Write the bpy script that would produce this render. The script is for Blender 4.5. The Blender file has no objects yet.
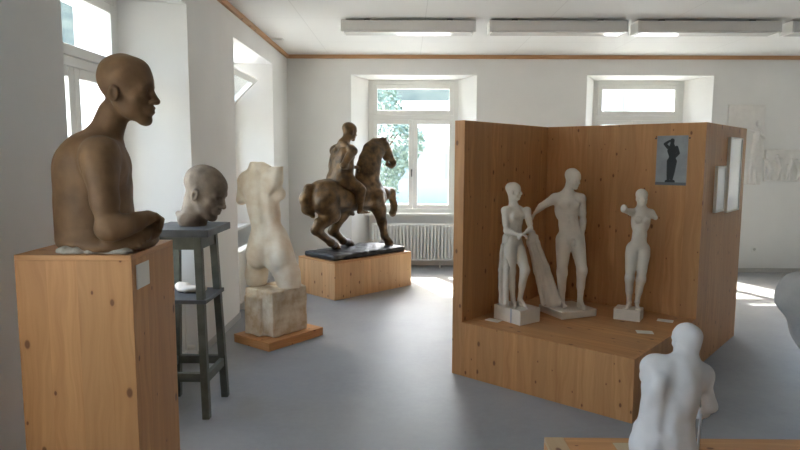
import bpy, bmesh, math, random
import numpy as np
from mathutils import Vector, Matrix

random.seed(7)
C = bpy.context.scene.collection
SC = bpy.context.scene

# ------------------------------------------------------------------ camera
EYE = 1.6
FPX, PITCH, YAW, ROLL = 619.3, .1086, .009, -.0041
_f = np.array([-math.sin(YAW)*math.cos(PITCH), math.cos(YAW)*math.cos(PITCH), -math.sin(PITCH)])
_r = np.array([math.cos(YAW), math.sin(YAW), 0.]); _d = np.cross(_f, _r)
_c, _s = math.cos(ROLL), math.sin(ROLL)
RT, DN = _c*_r+_s*_d, -_s*_r+_c*_d
cam_data = bpy.data.cameras.new('camera'); cam = bpy.data.objects.new('camera', cam_data); C.objects.link(cam)
cam_data.sensor_width = 36; cam_data.lens = FPX/800*36; cam_data.clip_start = .05; cam_data.clip_end = 500
M = Matrix.Identity(4)
for i, v in enumerate((RT, -DN, -_f)):
    for j in range(3): M[j][i] = v[j]
M[2][3] = EYE
cam.matrix_world = M
SC.camera = cam

def ray(x, y):
    return (x-400)/FPX*RT+(y-225)/FPX*DN+_f
def at(x, y, Y):
    """surveyed point: direction (x, y) of the photograph at depth Y from the viewer"""
    d = ray(x, y); return np.array([0, 0, EYE])+d*(Y/d[1])

# ------------------------------------------------------------------ objects
def tag(o, label=None, cat=None, group=None, kind=None):
    if label: o['label'] = label
    if cat: o['category'] = cat
    if group: o['group'] = group
    if kind: o['kind'] = kind
    return o
def empty(name, loc=(0, 0, 0), rz=0, **k):
    o = bpy.data.objects.new(name, None); C.objects.link(o)
    o.location = loc; o.rotation_euler = (0, 0, rz); o.empty_display_size = .1
    return tag(o, **k)
def link_mesh(name, me, mats, parent=None, loc=None, rz=None):
    if not isinstance(mats, (list, tuple)): mats = [mats]
    for m in mats: me.materials.append(m)
    o = bpy.data.objects.new(name, me); C.objects.link(o)
    if parent is not None: o.parent = parent
    if loc is not None: o.location = loc
    if rz is not None: o.rotation_euler = (0, 0, rz)
    return o

class MB:
    """collects shapes into ONE mesh"""
    def __init__(s): s.bm = bmesh.new()
    def box(s, x0, y0, z0, x1, y1, z1, bev=0, seg=2, mi=0, top=None, rot=None):
        t = bmesh.new(); bmesh.ops.create_cube(t, size=1)
        for v in t.verts:
            v.co = Vector(((x0+x1)/2+v.co.x*(x1-x0), (y0+y1)/2+v.co.y*(y1-y0), (z0+z1)/2+v.co.z*(z1-z0)))
        if bev: bmesh.ops.bevel(t, geom=list(t.edges), offset=bev, segments=seg, affect='EDGES', profile=.5)
        t.normal_update()
        for f in t.faces:
            f.material_index = mi
            if top is not None and abs(f.normal.z) > .6: f.material_index = top
        if rot is not None: bmesh.ops.transform(t, matrix=rot, verts=list(t.verts))
        s.add(t); return s
    def add(s, t):
        me = bpy.data.meshes.new('t'); t.to_mesh(me); t.free(); s.bm.from_mesh(me); bpy.data.meshes.remove(me)
    def poly(s, pts, z0, z1, mi=0):
        a = [s.bm.verts.new((p[0], p[1], z0)) for p in pts]; b = [s.bm.verts.new((p[0], p[1], z1)) for p in pts]
        n = len(pts); fs = [s.bm.faces.new(a[::-1]), s.bm.faces.new(b)]
        for i in range(n): fs.append(s.bm.faces.new((a[i], a[(i+1) % n], b[(i+1) % n], b[i])))
        for f in fs: f.material_index = mi
        return s
    def hull(s, lo, hi, mi=0):
        a = [s.bm.verts.new(p) for p in lo]; b = [s.bm.verts.new(p) for p in hi]; n = len(lo)
        for f in [a[::-1], b]+[(a[i], a[(i+1) % n], b[(i+1) % n], b[i]) for i in range(n)]:
            s.bm.faces.new(f).material_index = mi
        return s
    def tube(s, a, b, r0, r1=None, n=12, mi=0):
        r1 = r0 if r1 is None else r1
        a, b = Vector(a), Vector(b); d = b-a
        t = bmesh.new(); bmesh.ops.create_cone(t, cap_ends=True, segments=n, radius1=r0, radius2=r1, depth=d.length)
        bmesh.ops.transform(t, matrix=Matrix.Translation((a+b)/2) @ d.to_track_quat('Z', 'Y').to_matrix().to_4x4(), verts=list(t.verts))
        for f in t.faces: f.material_index = mi; f.smooth = len(f.verts) == 4
        s.add(t); return s
    def bar(s, a, b, w, d, mi=0, bev=.002, w2=None):
        """square bar from a to b"""
        a, b = Vector(a), Vector(b); v = b-a; L = v.length; z = v.normalized()
        x = Vector((1, 0, 0)); x = (x-z*x.dot(z))
        if x.length < .2: x = Vector((0, 1, 0)); x = x-z*x.dot(z)
        x.normalize(); y = z.cross(x)
        m = Matrix((x, y, z)).transposed().to_4x4(); m.translation = (a+b)/2
        s.box(-w/2, -d/2, -L/2, w/2, d/2, L/2, bev, 1, mi, rot=m); return s
    def build(s, name, mats, parent=None, loc=None, rz=None, smooth=False):
        bmesh.ops.recalc_face_normals(s.bm, faces=list(s.bm.faces))
        if smooth:
            for f in s.bm.faces: f.smooth = True
        me = bpy.data.meshes.new(name); s.bm.to_mesh(me); s.bm.free()
        return link_mesh(name, me, mats, parent, loc, rz)

# ------------------------------------------------------------------ materials
def nt(name):
    m = bpy.data.materials.new(name); m.use_nodes = True; t = m.node_tree; t.nodes.clear()
    out = t.nodes.new('ShaderNodeOutputMaterial'); b = t.nodes.new('ShaderNodeBsdfPrincipled')
    t.links.new(b.outputs[0], out.inputs[0])
    def N(ty, **k):
        n = t.nodes.new(ty)
        for a, v in k.items(): setattr(n, a, v)
        return n
    def L(a, b_): t.links.new(a, b_)
    def math_(op, a, b_=None, c=None):
        n = N('ShaderNodeMath', operation=op)
        for i, v in enumerate((a, b_, c)):
            if v is None: continue
            if isinstance(v, (int, float)): n.inputs[i].default_value = v
            else: L(v, n.inputs[i])
        return n.outputs[0]
    def mix(fac, a, b_, mode='MIX'):
        n = N('ShaderNodeMix', data_type='RGBA', blend_type=mode)
        for i, v in ((0, fac), (6, a), (7, b_)):
            if isinstance(v, (int, float)): n.inputs[i].default_value = v
            elif isinstance(v, tuple): n.inputs[i].default_value = (*v[:3], 1)
            else: L(v, n.inputs[i])
        return n.outputs[2]
    def ramp(x, a, b_):
        n = N('ShaderNodeMapRange'); L(x, n.inputs[0]); n.inputs[1].default_value = a; n.inputs[2].default_value = b_
        return n.outputs[0]
    def noise(vec, scale, detail=3, rough=.55, out=0):
        n = N('ShaderNodeTexNoise'); n.inputs['Scale'].default_value = scale; n.inputs['Detail'].default_value = detail
        n.inputs['Roughness'].default_value = rough
        if vec is not None: L(vec, n.inputs['Vector'])
        return n.outputs[out]
    def bump(h, strength, dist):
        n = N('ShaderNodeBump'); n.inputs['Strength'].default_value = strength; n.inputs['Distance'].default_value = dist
        L(h, n.inputs['Height']); L(n.outputs[0], b.inputs['Normal'])
    return m, t, b, N, L, math_, mix, ramp, noise, bump

def plain(name, col, rough=.6, var=0., vscale=6, bmp=0., bscale=60, bdist=.002, metal=0., col2=None, spec=.5):
    m, t, b, N, L, ma, mix, ramp, noise, bump = nt(name)
    co = N('ShaderNodeTexCoord').outputs['Object']
    b.inputs['Roughness'].default_value = rough; b.inputs['Metallic'].default_value = metal
    b.inputs['Specular IOR Level'].default_value = spec
    if var:
        c2 = col2 or tuple(c*(1-var) for c in col)
        L(mix(ramp(noise(co, vscale, 5), .35, .65), col, c2), b.inputs['Base Color'])
    else: b.inputs['Base Color'].default_value = (*col, 1)
    if bmp: bump(noise(co, bscale, 4), bmp, bdist)
    return m

def wood(name, u, g, light=(.65, .34, .14), dark=(.45, .20, .07), plank=.11, rough=.5):
    """pine board: u, g = weights of object x, y, z that run across / along the grain"""
    m, t, b, N, L, ma, mix, ramp, noise, bump = nt(name)
    sep = N('ShaderNodeSeparateXYZ'); L(N('ShaderNodeTexCoord').outputs['Object'], sep.inputs[0])
    def dot(w):
        r = None
        for i in range(3):
            if w[i]:
                v = ma('MULTIPLY', sep.outputs[i], float(w[i])); r = v if r is None else ma('ADD', r, v)
        return r
    U, G = dot(u), dot(g)
    pid = ma('FLOOR', ma('DIVIDE', U, plank))
    wn = N('ShaderNodeTexWhiteNoise', noise_dimensions='1D'); L(pid, wn.inputs['W'])
    rnd = wn.outputs['Value']
    def vec(a, bb, c=0.):
        n = N('ShaderNodeCombineXYZ')
        for i, v in enumerate((a, bb, c)):
            if isinstance(v, (int, float)): n.inputs[i].default_value = v
            else: L(v, n.inputs[i])
        return n.outputs[0]
    off = ma('MULTIPLY', rnd, 7.3)
    Gs = ma('ADD', G, off)
    wob = noise(vec(ma('MULTIPLY', U, 3.), ma('MULTIPLY', Gs, 1.1)), 1.5, 2)
    grain = noise(vec(ma('ADD', ma('MULTIPLY', U, 34.), ma('MULTIPLY', wob, 5.)), ma('MULTIPLY', Gs, 1.3), off), 1., 5, .6)
    c = mix(ramp(grain, .32, .72), light, dark)
    c = mix(ma('MULTIPLY', rnd, .45), c, tuple(x*.62 for x in light))
    c = mix(ma('MULTIPLY', ramp(noise(vec(ma('MULTIPLY', U, 2.), G), 1.2, 2), .4, .7), .25), c, dark)
    # knots
    vo = N('ShaderNodeTexVoronoi', voronoi_dimensions='2D'); L(vec(ma('MULTIPLY', U, 9.), ma('MULTIPLY', Gs, 5.2)), vo.inputs['Vector']); vo.inputs['Scale'].default_value = 1.
    vs = N('ShaderNodeSeparateColor'); L(vo.outputs['Color'], vs.inputs[0])
    on = ma('LESS_THAN', vs.outputs[0], .62)
    size = ma('ADD', .030, ma('MULTIPLY', ma('POWER', vs.outputs[1], 2.), .075))
    k = ma('MULTIPLY', on, ramp(ma('DIVIDE', vo.outputs['Distance'], size), 1.15, .7))
    halo = ma('MULTIPLY', on, ramp(ma('DIVIDE', vo.outputs['Distance'], size), 2.6, .9))
    c = mix(ma('MULTIPLY', halo, .4), c, dark)
    c = mix(ma('MULTIPLY', k, .8), c, (.13, .045, .016))
    # seams between lamellas
    fr = ma('FRACT', ma('DIVIDE', U, plank))
    seam = ma('LESS_THAN', ma('MINIMUM', fr, ma('SUBTRACT', 1., fr)), .008)
    c = mix(ma('MULTIPLY', seam, .35), c, dark)
    L(c, b.inputs['Base Color']); b.inputs['Roughness'].default_value = rough
    b.inputs['Specular IOR Level'].default_value = .35
    bump(grain, .12, .001)
    return m

PINE_V = wood('pine_upright', (1, 1, 0), (0, 0, 1))
PINE_T = wood('pine_flat', (0, 1, 0), (1, 0, 0))
PINE_L = wood('pine_lying', (0, 0, 1), (1, 1, 0))
PINE_LIT = wood('bounce_lit_pine_upright', (1, 1, 0), (0, 0, 1), (.76, .47, .24), (.58, .32, .14))  # pine lightened for sun bounce from the floor, put into the colour
CORN = wood('cornice_wood', (0, 0, 1), (1, 1, 0), (.60, .35, .19), (.48, .26, .12), plank=.5)
WALL = plain('white_wall_paint', (.80, .80, .785), .85, .04, 2., .12, 140, .001)
CEIL_P = (.80, .80, .785)
WHITE = plain('white_gloss_paint', (.80, .80, .77), .35, .03, 4)
RADW = plain('radiator_enamel', (.78, .78, .75), .35)
GREYBASE = plain('grey_baseboard', (.50, .50, .48), .6)
PLASTER = plain('white_plaster', (.745, .67, .57), .75, .10, 9, .25, 70, .002, spec=.25)
PLASTER_B = plain('bluish_white_plaster', (.70, .675, .68), .75, .07, 14, .35, 45, .003, spec=.25)
STONE = plain('warm_plaster', (.80, .74, .63), .75, .30, 7, .3, 60, .003, spec=.25, col2=(.68, .57, .43))
BLOCK = plain('rough_plaster_block', (.72, .65, .53), .85, .35, 9, .6, 30, .004, col2=(.50, .38, .25), spec=.2)
CLAY = plain('brown_terracotta', (.225, .128, .060), .6, .35, 10, .35, 55, .003, col2=(.15, .082, .040), spec=.35)
HEADM = plain('grey_brown_plaster', (.29, .235, .18), .7, .35, 9, .3, 60, .002, col2=(.16, .12, .09), spec=.25)
BRONZE = plain('patinated_bronze', (.17, .095, .036), .38, .5, 12, .45, 40, .004, .45, col2=(.050, .030, .014))
BRONZE_S = plain('dark_bronze_slab', (.05, .046, .044), .5, .4, 10, .5, 30, .004, .2)
STANDM = plain('dark_green_stand_paint', (.105, .11, .085), .55, .35, 12, .2, 80, .001)
STANDT = plain('worn_dark_stand_top_sheen', (.075, .08, .088), .5, .4, 9, .3, 60, .001)  # bluish lift in the colour stands for light reflected off the top
CARD = plain('card_paper', (.84, .82, .76), .7)
PRINT = plain('photo_print_grey', (.34, .36, .38), .4, .3, 6)
PRINT_D = plain('photo_print_dark', (.012, .013, .016), .4)
FRAMEW = plain('pale_frame_wood', (.82, .77, .68), .5)
SILVER = plain('silvery_picture', (.90, .90, .89), .25, .05, 5)
GREYST = plain('grey_cast_stone', (.47, .45, .43), .9, .12, 12, .5, 25, .004, spec=.15)
RELIEF = plain('relief_plaster', (.79, .775, .75), .85, .08, 10, .3, 50, .002)
LAMP_B = plain('lamp_housing_grey', (.74, .73, .70), .5)
LAMP_D = plain('lamp_diffuser', (.80, .80, .77), .12)
DARK = plain('dark_metal', (.03, .03, .03), .5)

def floor_mat():
    m, t, b, N, L, ma, mix, ramp, noise, bump = nt('grey_blue_linoleum')
    co = N('ShaderNodeTexCoord').outputs['Object']
    c = mix(ramp(noise(co, 1.6, 6, .6), .3, .7), (.30, .305, .31), (.245, .255, .265))
    c = mix(ma('MULTIPLY', ramp(noise(co, 22, 3), .4, .65), .25), c, (.31, .325, .335))
    L(c, b.inputs['Base Color'])
    L(ma('ADD', .40, ma('MULTIPLY', noise(co, 3, 3), .16)), b.inputs['Roughness'])
    b.inputs['Specular IOR Level'].default_value = .32
    bump(noise(co, 9, 2), .05, .004)
    return m
def ceil_mat():
    m, t, b, N, L, ma, mix, ramp, noise, bump = nt('white_ceiling_boards')
    sep = N('ShaderNodeSeparateXYZ'); L(N('ShaderNodeTexCoord').outputs['Object'], sep.inputs[0])
    def line(v, per, off, w):
        f = ma('FRACT', ma('DIVIDE', ma('ADD', v, off), per))
        return ma('LESS_THAN', ma('MINIMUM', f, ma('SUBTRACT', 1., f)), w/per)
    ln = ma('MAXIMUM', line(sep.outputs[0], 1.25, 1.06+12.5, .004), line(sep.outputs[1], 1.30, .05+13, .004))
    L(mix(ma('MULTIPLY', ln, .3), CEIL_P, (.45, .44, .42)), b.inputs['Base Color'])
    b.inputs['Roughness'].default_value = .6; b.inputs['Specular IOR Level'].default_value = .3
    return m
def glass_mat():
    m = bpy.data.materials.new('window_glass'); m.use_nodes = True; t = m.node_tree; t.nodes.clear()
    o = t.nodes.new('ShaderNodeOutputMaterial'); mx = t.nodes.new('ShaderNodeMixShader'); tr = t.nodes.new('ShaderNodeBsdfTransparent')
    gl = t.nodes.new('ShaderNodeBsdfGlossy'); gl.inputs['Roughness'].default_value = .02; tr.inputs[0].default_value = (.94, .96, .95, 1)
    lw = t.nodes.new('ShaderNodeLayerWeight'); lw.inputs[0].default_value = .5
    pw = t.nodes.new('ShaderNodeMath'); pw.operation = 'POWER'; pw.inputs[1].default_value = 5.; t.links.new(lw.outputs['Facing'], pw.inputs[0])
    ad = t.nodes.new('ShaderNodeMath'); ad.operation = 'MULTIPLY_ADD'; ad.inputs[1].default_value = .9; ad.inputs[2].default_value = .03; t.links.new(pw.outputs[0], ad.inputs[0])
    t.links.new(ad.outputs[0], mx.inputs[0]); t.links.new(tr.outputs[0], mx.inputs[1]); t.links.new(gl.outputs[0], mx.inputs[2]); t.links.new(mx.outputs[0], o.inputs[0])
    return m
FLOOR, CEIL, GLASS = floor_mat(), ceil_mat(), glass_mat()

# ------------------------------------------------------------------ sculpting: a signed distance field polygonised by surface nets
def nrm(v): v = np.asarray(v, float); return v/np.linalg.norm(v)
class Frame:
    def __init__(s, o, fwd=(0, 1, 0), up=(0, 0, 1), unit=1.):
        s.o = np.asarray(o, float); u = nrm(up); f = np.asarray(fwd, float); f = nrm(f-u*f.dot(u))
        s.A = np.stack([np.cross(f, u), f, u]); s.u = unit
    def __call__(s, x, y, z): return s.o+s.u*(np.array([x, y, z]) @ s.A)
    def vec(s, x, y, z): return np.array([x, y, z]) @ s.A
class Sculpt:
    def __init__(s, k=.02): s.ops = []; s.k = k
    def rc(s, a, b, ra, rb=None, k=None, sub=False, sq=None):
        """limb from a to b; sq = (axis, factor) thins it along an axis"""
        a, b = np.asarray(a, float), np.asarray(b, float); rb = ra if rb is None else rb
        R = max(ra, rb); lo, hi = np.minimum(a, b)-R, np.maximum(a, b)+R
        s.ops.append(('c', (a, b, ra, rb, sq), lo, hi, s.k if k is None else k, sub)); return s
    def chain(s, pts, rs, k=None, sq=None):
        for i in range(len(pts)-1): s.rc(pts[i], pts[i+1], rs[i], rs[i+1], k, sq=sq)
        return s
    def el(s, c, r, A=None, k=None, sub=False):
        c = np.asarray(c, float); r = np.asarray(r, float); A = np.eye(3) if A is None else np.asarray(A, float)
        e = np.sqrt(((A*r[:, None])**2).sum(0))
        s.ops.append(('e', (c, r, A), c-e, c+e, s.k if k is None else k, sub)); return s
    def fel(s, fr, c, r, k=None, sub=False): return s.el(fr(*c), np.array(r)*fr.u, fr.A, k, sub)
    def frc(s, fr, a, b, ra, rb=None, k=None, sub=False):
        return s.rc(fr(*a), fr(*b), ra*fr.u, (ra if rb is None else rb)*fr.u, k, sub)
    def bx(s, c, h, A=None, r=.01, k=None, sub=False):
        c = np.asarray(c, float); h = np.asarray(h, float); A = np.eye(3) if A is None else np.asarray(A, float)
        e = np.abs(A*h[:, None]).sum(0)
        s.ops.append(('b', (c, h, A, r), c-e, c+e, s.k if k is None else k, sub)); return s
    def mesh(s, name, h, origin=(0, 0, 0), noise=0., nscale=20., clip_z=None, smooth=2):
        lo = np.min([o[2] for o in s.ops if not o[5]], 0)-4*h; hi = np.max([o[3] for o in s.ops if not o[5]], 0)+4*h
        n = np.ceil((hi-lo)/h).astype(int)+1
        ax = [(lo[i]+h*np.arange(n[i])).astype(np.float32) for i in range(3)]
        F = np.full(tuple(n), .25, np.float32)
        for ty, a, blo, bhi, k, sub in s.ops:
            pad = k*.75+3*h
            i0 = np.clip(np.floor((blo-pad-lo)/h).astype(int), 0, n-1); i1 = np.clip(np.ceil((bhi+pad-lo)/h).astype(int)+1, 1, n)
            if (i1 <= i0).any(): continue
            X = ax[0][i0[0]:i1[0], None, None]; Y = ax[1][None, i0[1]:i1[1], None]; Z = ax[2][None, None, i0[2]:i1[2]]
            if ty == 'c':
                p, q, ra, rb, sq = a; ba = q-p; L2 = max(ba.dot(ba), 1e-9)
                dx, dy, dz = X-p[0], Y-p[1], Z-p[2]
                t = np.clip((dx*ba[0]+dy*ba[1]+dz*ba[2])/L2, 0, 1)
                ex, ey, ez = dx-t*ba[0], dy-t*ba[1], dz-t*ba[2]
                r2 = ex*ex+ey*ey+ez*ez
                if sq is not None:
                    w = ex*sq[0][0]+ey*sq[0][1]+ez*sq[0][2]; r2 = r2+w*w*(1/sq[1]**2-1)
                D = np.sqrt(r2)-(ra+t*(rb-ra))
            elif ty == 'e':
                c, r, A = a; dx, dy, dz = X-c[0], Y-c[1], Z-c[2]
                u = [dx*A[i][0]+dy*A[i][1]+dz*A[i][2] for i in range(3)]
                k0 = np.sqrt(sum((u[i]/r[i])**2 for i in range(3))); k1 = np.sqrt(sum((u[i]/r[i]**2)**2 for i in range(3)))+1e-9
                D = k0*(k0-1)/k1; D = np.where(k0 < 1e-3, -r.min(), D)
            else:
                c, hh, A, r = a; dx, dy, dz = X-c[0], Y-c[1], Z-c[2]
                q = [np.abs(dx*A[i][0]+dy*A[i][1]+dz*A[i][2])-hh[i]+r for i in range(3)]
                D = np.sqrt(sum(np.maximum(v, 0)**2 for v in q))+np.minimum(np.maximum(np.maximum(q[0], q[1]), q[2]), 0)-r
            D = D.astype(np.float32); sl = (slice(i0[0], i1[0]), slice(i0[1], i1[1]), slice(i0[2], i1[2])); B = F[sl]
            kk = max(k, 1e-5)
            if sub:
                D = -D; hh_ = np.maximum(kk-np.abs(B-D), 0)/kk; F[sl] = np.maximum(B, D)+hh_*hh_*kk*.25
            else:
                hh_ = np.maximum(kk-np.abs(B-D), 0)/kk; F[sl] = np.minimum(B, D)-hh_*hh_*kk*.25
        if noise:
            rg = np.random.RandomState(3)
            for _ in range(5):
                w = rg.randn(3)*nscale; ph = rg.rand()*6.28
                F += (noise/5*np.sin(ax[0][:, None, None]*w[0]+ax[1][None, :, None]*w[1]+ax[2][None, None, :]*w[2]+ph)).astype(np.float32)
        if clip_z is not None: F = np.maximum(F, clip_z-ax[2][None, None, :])
        return nets(name, F, lo, h, np.asarray(origin, float), smooth)
def nets(name, F, lo, h, origin, smooth):
    S = F < 0; n = np.array(F.shape)
    cnt = np.zeros(n-1, np.int8)
    for dx in (0, 1):
        for dy in (0, 1):
            for dz in (0, 1):
                cnt += S[dx:n[0]-1+dx, dy:n[1]-1+dy, dz:n[2]-1+dz]
    act = np.argwhere((cnt > 0) & (cnt < 8)); m = len(act)
    idx = np.full(tuple(n-1), -1, np.int32); idx[act[:, 0], act[:, 1], act[:, 2]] = np.arange(m)
    acc = np.zeros((m, 3)); num = np.zeros(m)
    cor = [(x, y, z) for x in (0, 1) for y in (0, 1) for z in (0, 1)]
    for i, a in enumerate(cor):
        for b in cor[i+1:]:
            if sum(abs(p-q) for p, q in zip(a, b)) != 1: continue
            fa = F[act[:, 0]+a[0], act[:, 1]+a[1], act[:, 2]+a[2]]; fb = F[act[:, 0]+b[0], act[:, 1]+b[1], act[:, 2]+b[2]]
            w = (fa < 0) != (fb < 0); t = np.where(w, fa/np.where(w, fa-fb, 1), 0)
            acc += np.where(w[:, None], np.array(a)+t[:, None]*(np.array(b)-np.array(a)), 0); num += w
    V = lo+h*(act+acc/num[:, None])
    quads = []
    for d in range(3):
        e, f = (d+1) % 3, (d+2) % 3
        sl0 = [slice(None)]*3; sl1 = [slice(None)]*3; sl0[d] = slice(0, n[d]-1); sl1[d] = slice(1, n[d])
        A, B = S[tuple(sl0)], S[tuple(sl1)]
        for flip, W in ((False, A & ~B), (True, ~A & B)):
            p = np.argwhere(W)
            p = p[(p[:, e] > 0) & (p[:, f] > 0) & (p[:, e] < n[e]-1) & (p[:, f] < n[f]-1)]
            q = []
            for (de, df) in ((-1, -1), (0, -1), (0, 0), (-1, 0)):
                r = p.copy(); r[:, e] += de; r[:, f] += df; q.append(idx[r[:, 0], r[:, 1], r[:, 2]])
            if flip: q = q[::-1]
            quads.append(np.stack(q, 1))
    Q = np.concatenate(quads); Q = Q[(Q >= 0).all(1)]
    for it in range(smooth):                       # light Taubin relaxation
        lam = .5 if it % 2 == 0 else -.48
        sm = np.zeros_like(V); nb = np.zeros(m)
        for i in range(4):
            a, b = Q[:, i], Q[:, (i+1) % 4]
            np.add.at(sm, a, V[b]); np.add.at(nb, a, 1)
        V = V+lam*(sm/np.maximum(nb, 1)[:, None]-V)
    V = V-origin
    me = bpy.data.meshes.new(name)
    me.vertices.add(m); me.vertices.foreach_set('co', V.astype(np.float32).ravel())
    me.loops.add(Q.size); me.loops.foreach_set('vertex_index', Q.astype(np.int32).ravel())
    me.polygons.add(len(Q)); me.polygons.foreach_set('loop_start', np.arange(0, Q.size, 4, dtype=np.int32))
    me.polygons.foreach_set('use_smooth', np.ones(len(Q), bool))
    me.update(calc_edges=True); me.validate()
    return me

# ---- anatomy
def head(s, fr, hair=True, k=.04, ears=True, lipw=1., flat=0.):
    K = lambda v: v*fr.u
    cb = .06 if flat else 0.
    s.fel(fr, (0, -.06+cb, .13), (.315, .42-cb, .36), K(.08))
    s.fel(fr, (0, .13, -.12), (.235, .25, .32), K(.1))
    s.fel(fr, (0, .16, .16), (.26, .215, .21), K(.1))
    if flat: s.fel(fr, (0, .0, .30), (.28, .34, .19), K(.08)); s.fel(fr, (0, .235, .13), (.21, .155, .20), K(.06)); s.fel(fr, (0, .36, -.28), (.08, .045, .06), K(.04))
    for q in (-1, 1):
        s.frc(fr, (q*.21, -.02, -.17), (q*.07, .27, -.42), .075, .07, K(.1))
        s.fel(fr, (q*.17, .235, -.10), (.085, .08, .075), K(.08))
        s.fel(fr, (q*.16, .14, -.27), (.09, .12, .12), K(.08))
    s.fel(fr, (0, .305, -.43), (.085, .075, .07), K(.07))
    s.frc(fr, (-.16, .315, .055), (.16, .315, .055), .05, None, K(.07))
    for q in (-1, 1):
        s.fel(fr, (q*.125, .40, -.02), (.078, .075, .05), K(.05), True)
        s.fel(fr, (q*.125, .315, -.02), (.058, .05, .05), K(.015))
        s.frc(fr, (q*.065, .352, .012), (q*.185, .325, .005), .014, .012, K(.015))
    s.frc(fr, (0, .355, .04), (0, .455, -.14), .034, .045, K(.045))
    s.fel(fr, (0, .448, -.155), (.055, .052, .046), K(.03))
    for q in (-1, 1): s.fel(fr, (q*.05, .41, -.165), (.042, .055, .034), K(.025))
    s.fel(fr, (0, .335, -.27), (.12, .070, .08), K(.06))
    s.frc(fr, (-.075*lipw, .375, -.255), (.075*lipw, .375, -.255), .022, None, K(.03)); s.fel(fr, (0, .405, -.25), (.05, .032, .024*lipw), K(.03))
    s.frc(fr, (-.06*lipw, .375, -.305), (.06*lipw, .375, -.305), .025, None, K(.03)); s.fel(fr, (0, .395, -.308), (.05, .03, .026*lipw), K(.03))
    s.frc(fr, (-.085, .43 if flat else .42, -.279), (.085, .43 if flat else .42, -.279), .010, None, K(.014), True)
    if ears:
        for q in (-1, 1):
            s.fel(fr, (q*.315, -.04, -.08), (.038, .080, .125), K(.02))
            s.fel(fr, (q*.352, -.025, -.07), (.03, .042, .075), K(.02), True)
    if hair:
        s.fel(fr, (0, -.085+cb, .17), (.33, .425-cb, .345), K(.03))
def hand(s, wr, d, pn, u, side=1, curl=.6, spread=.0):
    """palm, four unequal fingers bending towards the palm normal pn, thumb from the side of the palm"""
    d = nrm(d); pn = np.asarray(pn, float); pn = nrm(pn-d*pn.dot(d)); x = np.cross(d, pn)*side
    wr = np.asarray(wr, float); K = u*.05
    P = lambda a, b, c: wr+u*(a*x+b*d+c*pn)
    s.el(P(0, .20, 0), np.array((.155, .21, .075))*u, np.stack([x, d, pn]), K)
    for i, (ox, L) in enumerate(((.115, .34), (.04, .39), (-.035, .36), (-.105, .28))):
        a = P(ox, .34, 0); b0 = nrm(d*math.cos(curl*.6)+pn*math.sin(curl*.6)+x*spread*(1.5-i)); b = a+b0*u*L*.5
        c0 = nrm(d*math.cos(curl*1.7)+pn*math.sin(curl*1.7)); c = b+c0*u*L*.5
        s.rc(a, b, .044*u, .038*u, u*.02); s.rc(b, c, .038*u, .030*u, u*.015)
    a = P(.11, .10, .02); b = P(.21, .24, .05); c = P(.22, .36, .10)
    s.rc(a, b, .055*u, .044*u, K); s.rc(b, c, .044*u, .034*u, u*.02)
def foot(s, an, toe, u, ground):
    an, toe = np.asarray(an, float), np.asarray(toe, float); d = toe-an; d[2] = 0; d = nrm(d); x = np.cross(d, [0, 0, 1.])
    g = np.array([an[0], an[1], ground]); K = u*.08
    P = lambda a, b, c: g+u*(a*x+b*d+np.array([0, 0, c]))
    s.rc(an, P(0, -.12, .12), .13*u, .115*u, K)
    s.rc(an, P(0, .42, .10), .13*u, .10*u, K); s.rc(P(0, -.1, .1), P(.0, .45, .075), .10*u, .10*u, K)
    for i in range(5):
        o = .13-.06*i; L = .70-.035*i*(1+.25*i)
        s.rc(P(o*.9, .45, .07), P(o, L, .045), .06*u, (.055 if i == 0 else .042)*u, u*.025)
def torso(s, pel, chest, u, female=False, wide=1.):
    """pel, chest: Frames with unit u"""
    K = u*.22; w = wide
    hw = 1.06 if female else .98
    s.fel(pel, (0, -.02, .22), (.64*hw*w, .40, .42), K)
    for q in (-1, 1): s.fel(pel, (q*.30*w, -.27, .02), (.33*hw, .33, .38), K)
    s.fel(pel, (0, .12, .42), (.46*w, .28, .46), K)
    a, b = pel(0, 0, .5), chest(0, 0, -.5)
    up = nrm(chest.o-pel.o); mid = Frame((a+b)/2, pel.A[1]+chest.A[1], up, u)
    s.fel(mid, (0, .02, 0), ((.485 if female else .53)*w, .34, .72), K)
    for q in (-1, 1): s.frc(mid, (q*.12, -.27, .45), (q*.13, -.27, -.55), .10, None, K)
    s.fel(chest, (0, -.02, -.02), (.58*w, .44, .72), K)
    s.fel(chest, (0, 0, .38), (.58*w, .36, .36), K)
    for q in (-1, 1):
        if female:
            s.fel(chest, (q*.29*w, .40, .10), (.23, .18, .23), u*.10)
        else:
            s.fel(chest, (q*.29*w, .31, .20), (.31, .16, .24), u*.12)
            for j in range(3): s.fel(mid, (q*.13, .30, .38-.30*j), (.115, .07, .13), u*.07)
        s.fel(chest, (q*.44*w, -.15, -.05), (.20, .28, .55), K)
        s.fel(chest, (q*.34*w, -.36, .28), (.22, .10, .30), u*.14)
        s.frc(chest, (0, -.14, .92), (q*.62*w, -.08, .66), .19, .15, K)
    s.frc(chest, (0, -.47, .6), (0, -.44, -.5), .05, None, u*.12, True)
    s.frc(mid, (0, -.40, .4), (0, -.40, -.5), .05, None, u*.12, True)
    if not female: s.frc(chest, (0, .50, .35), (0, .47, 0), .035, None, u*.08, True)
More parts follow.
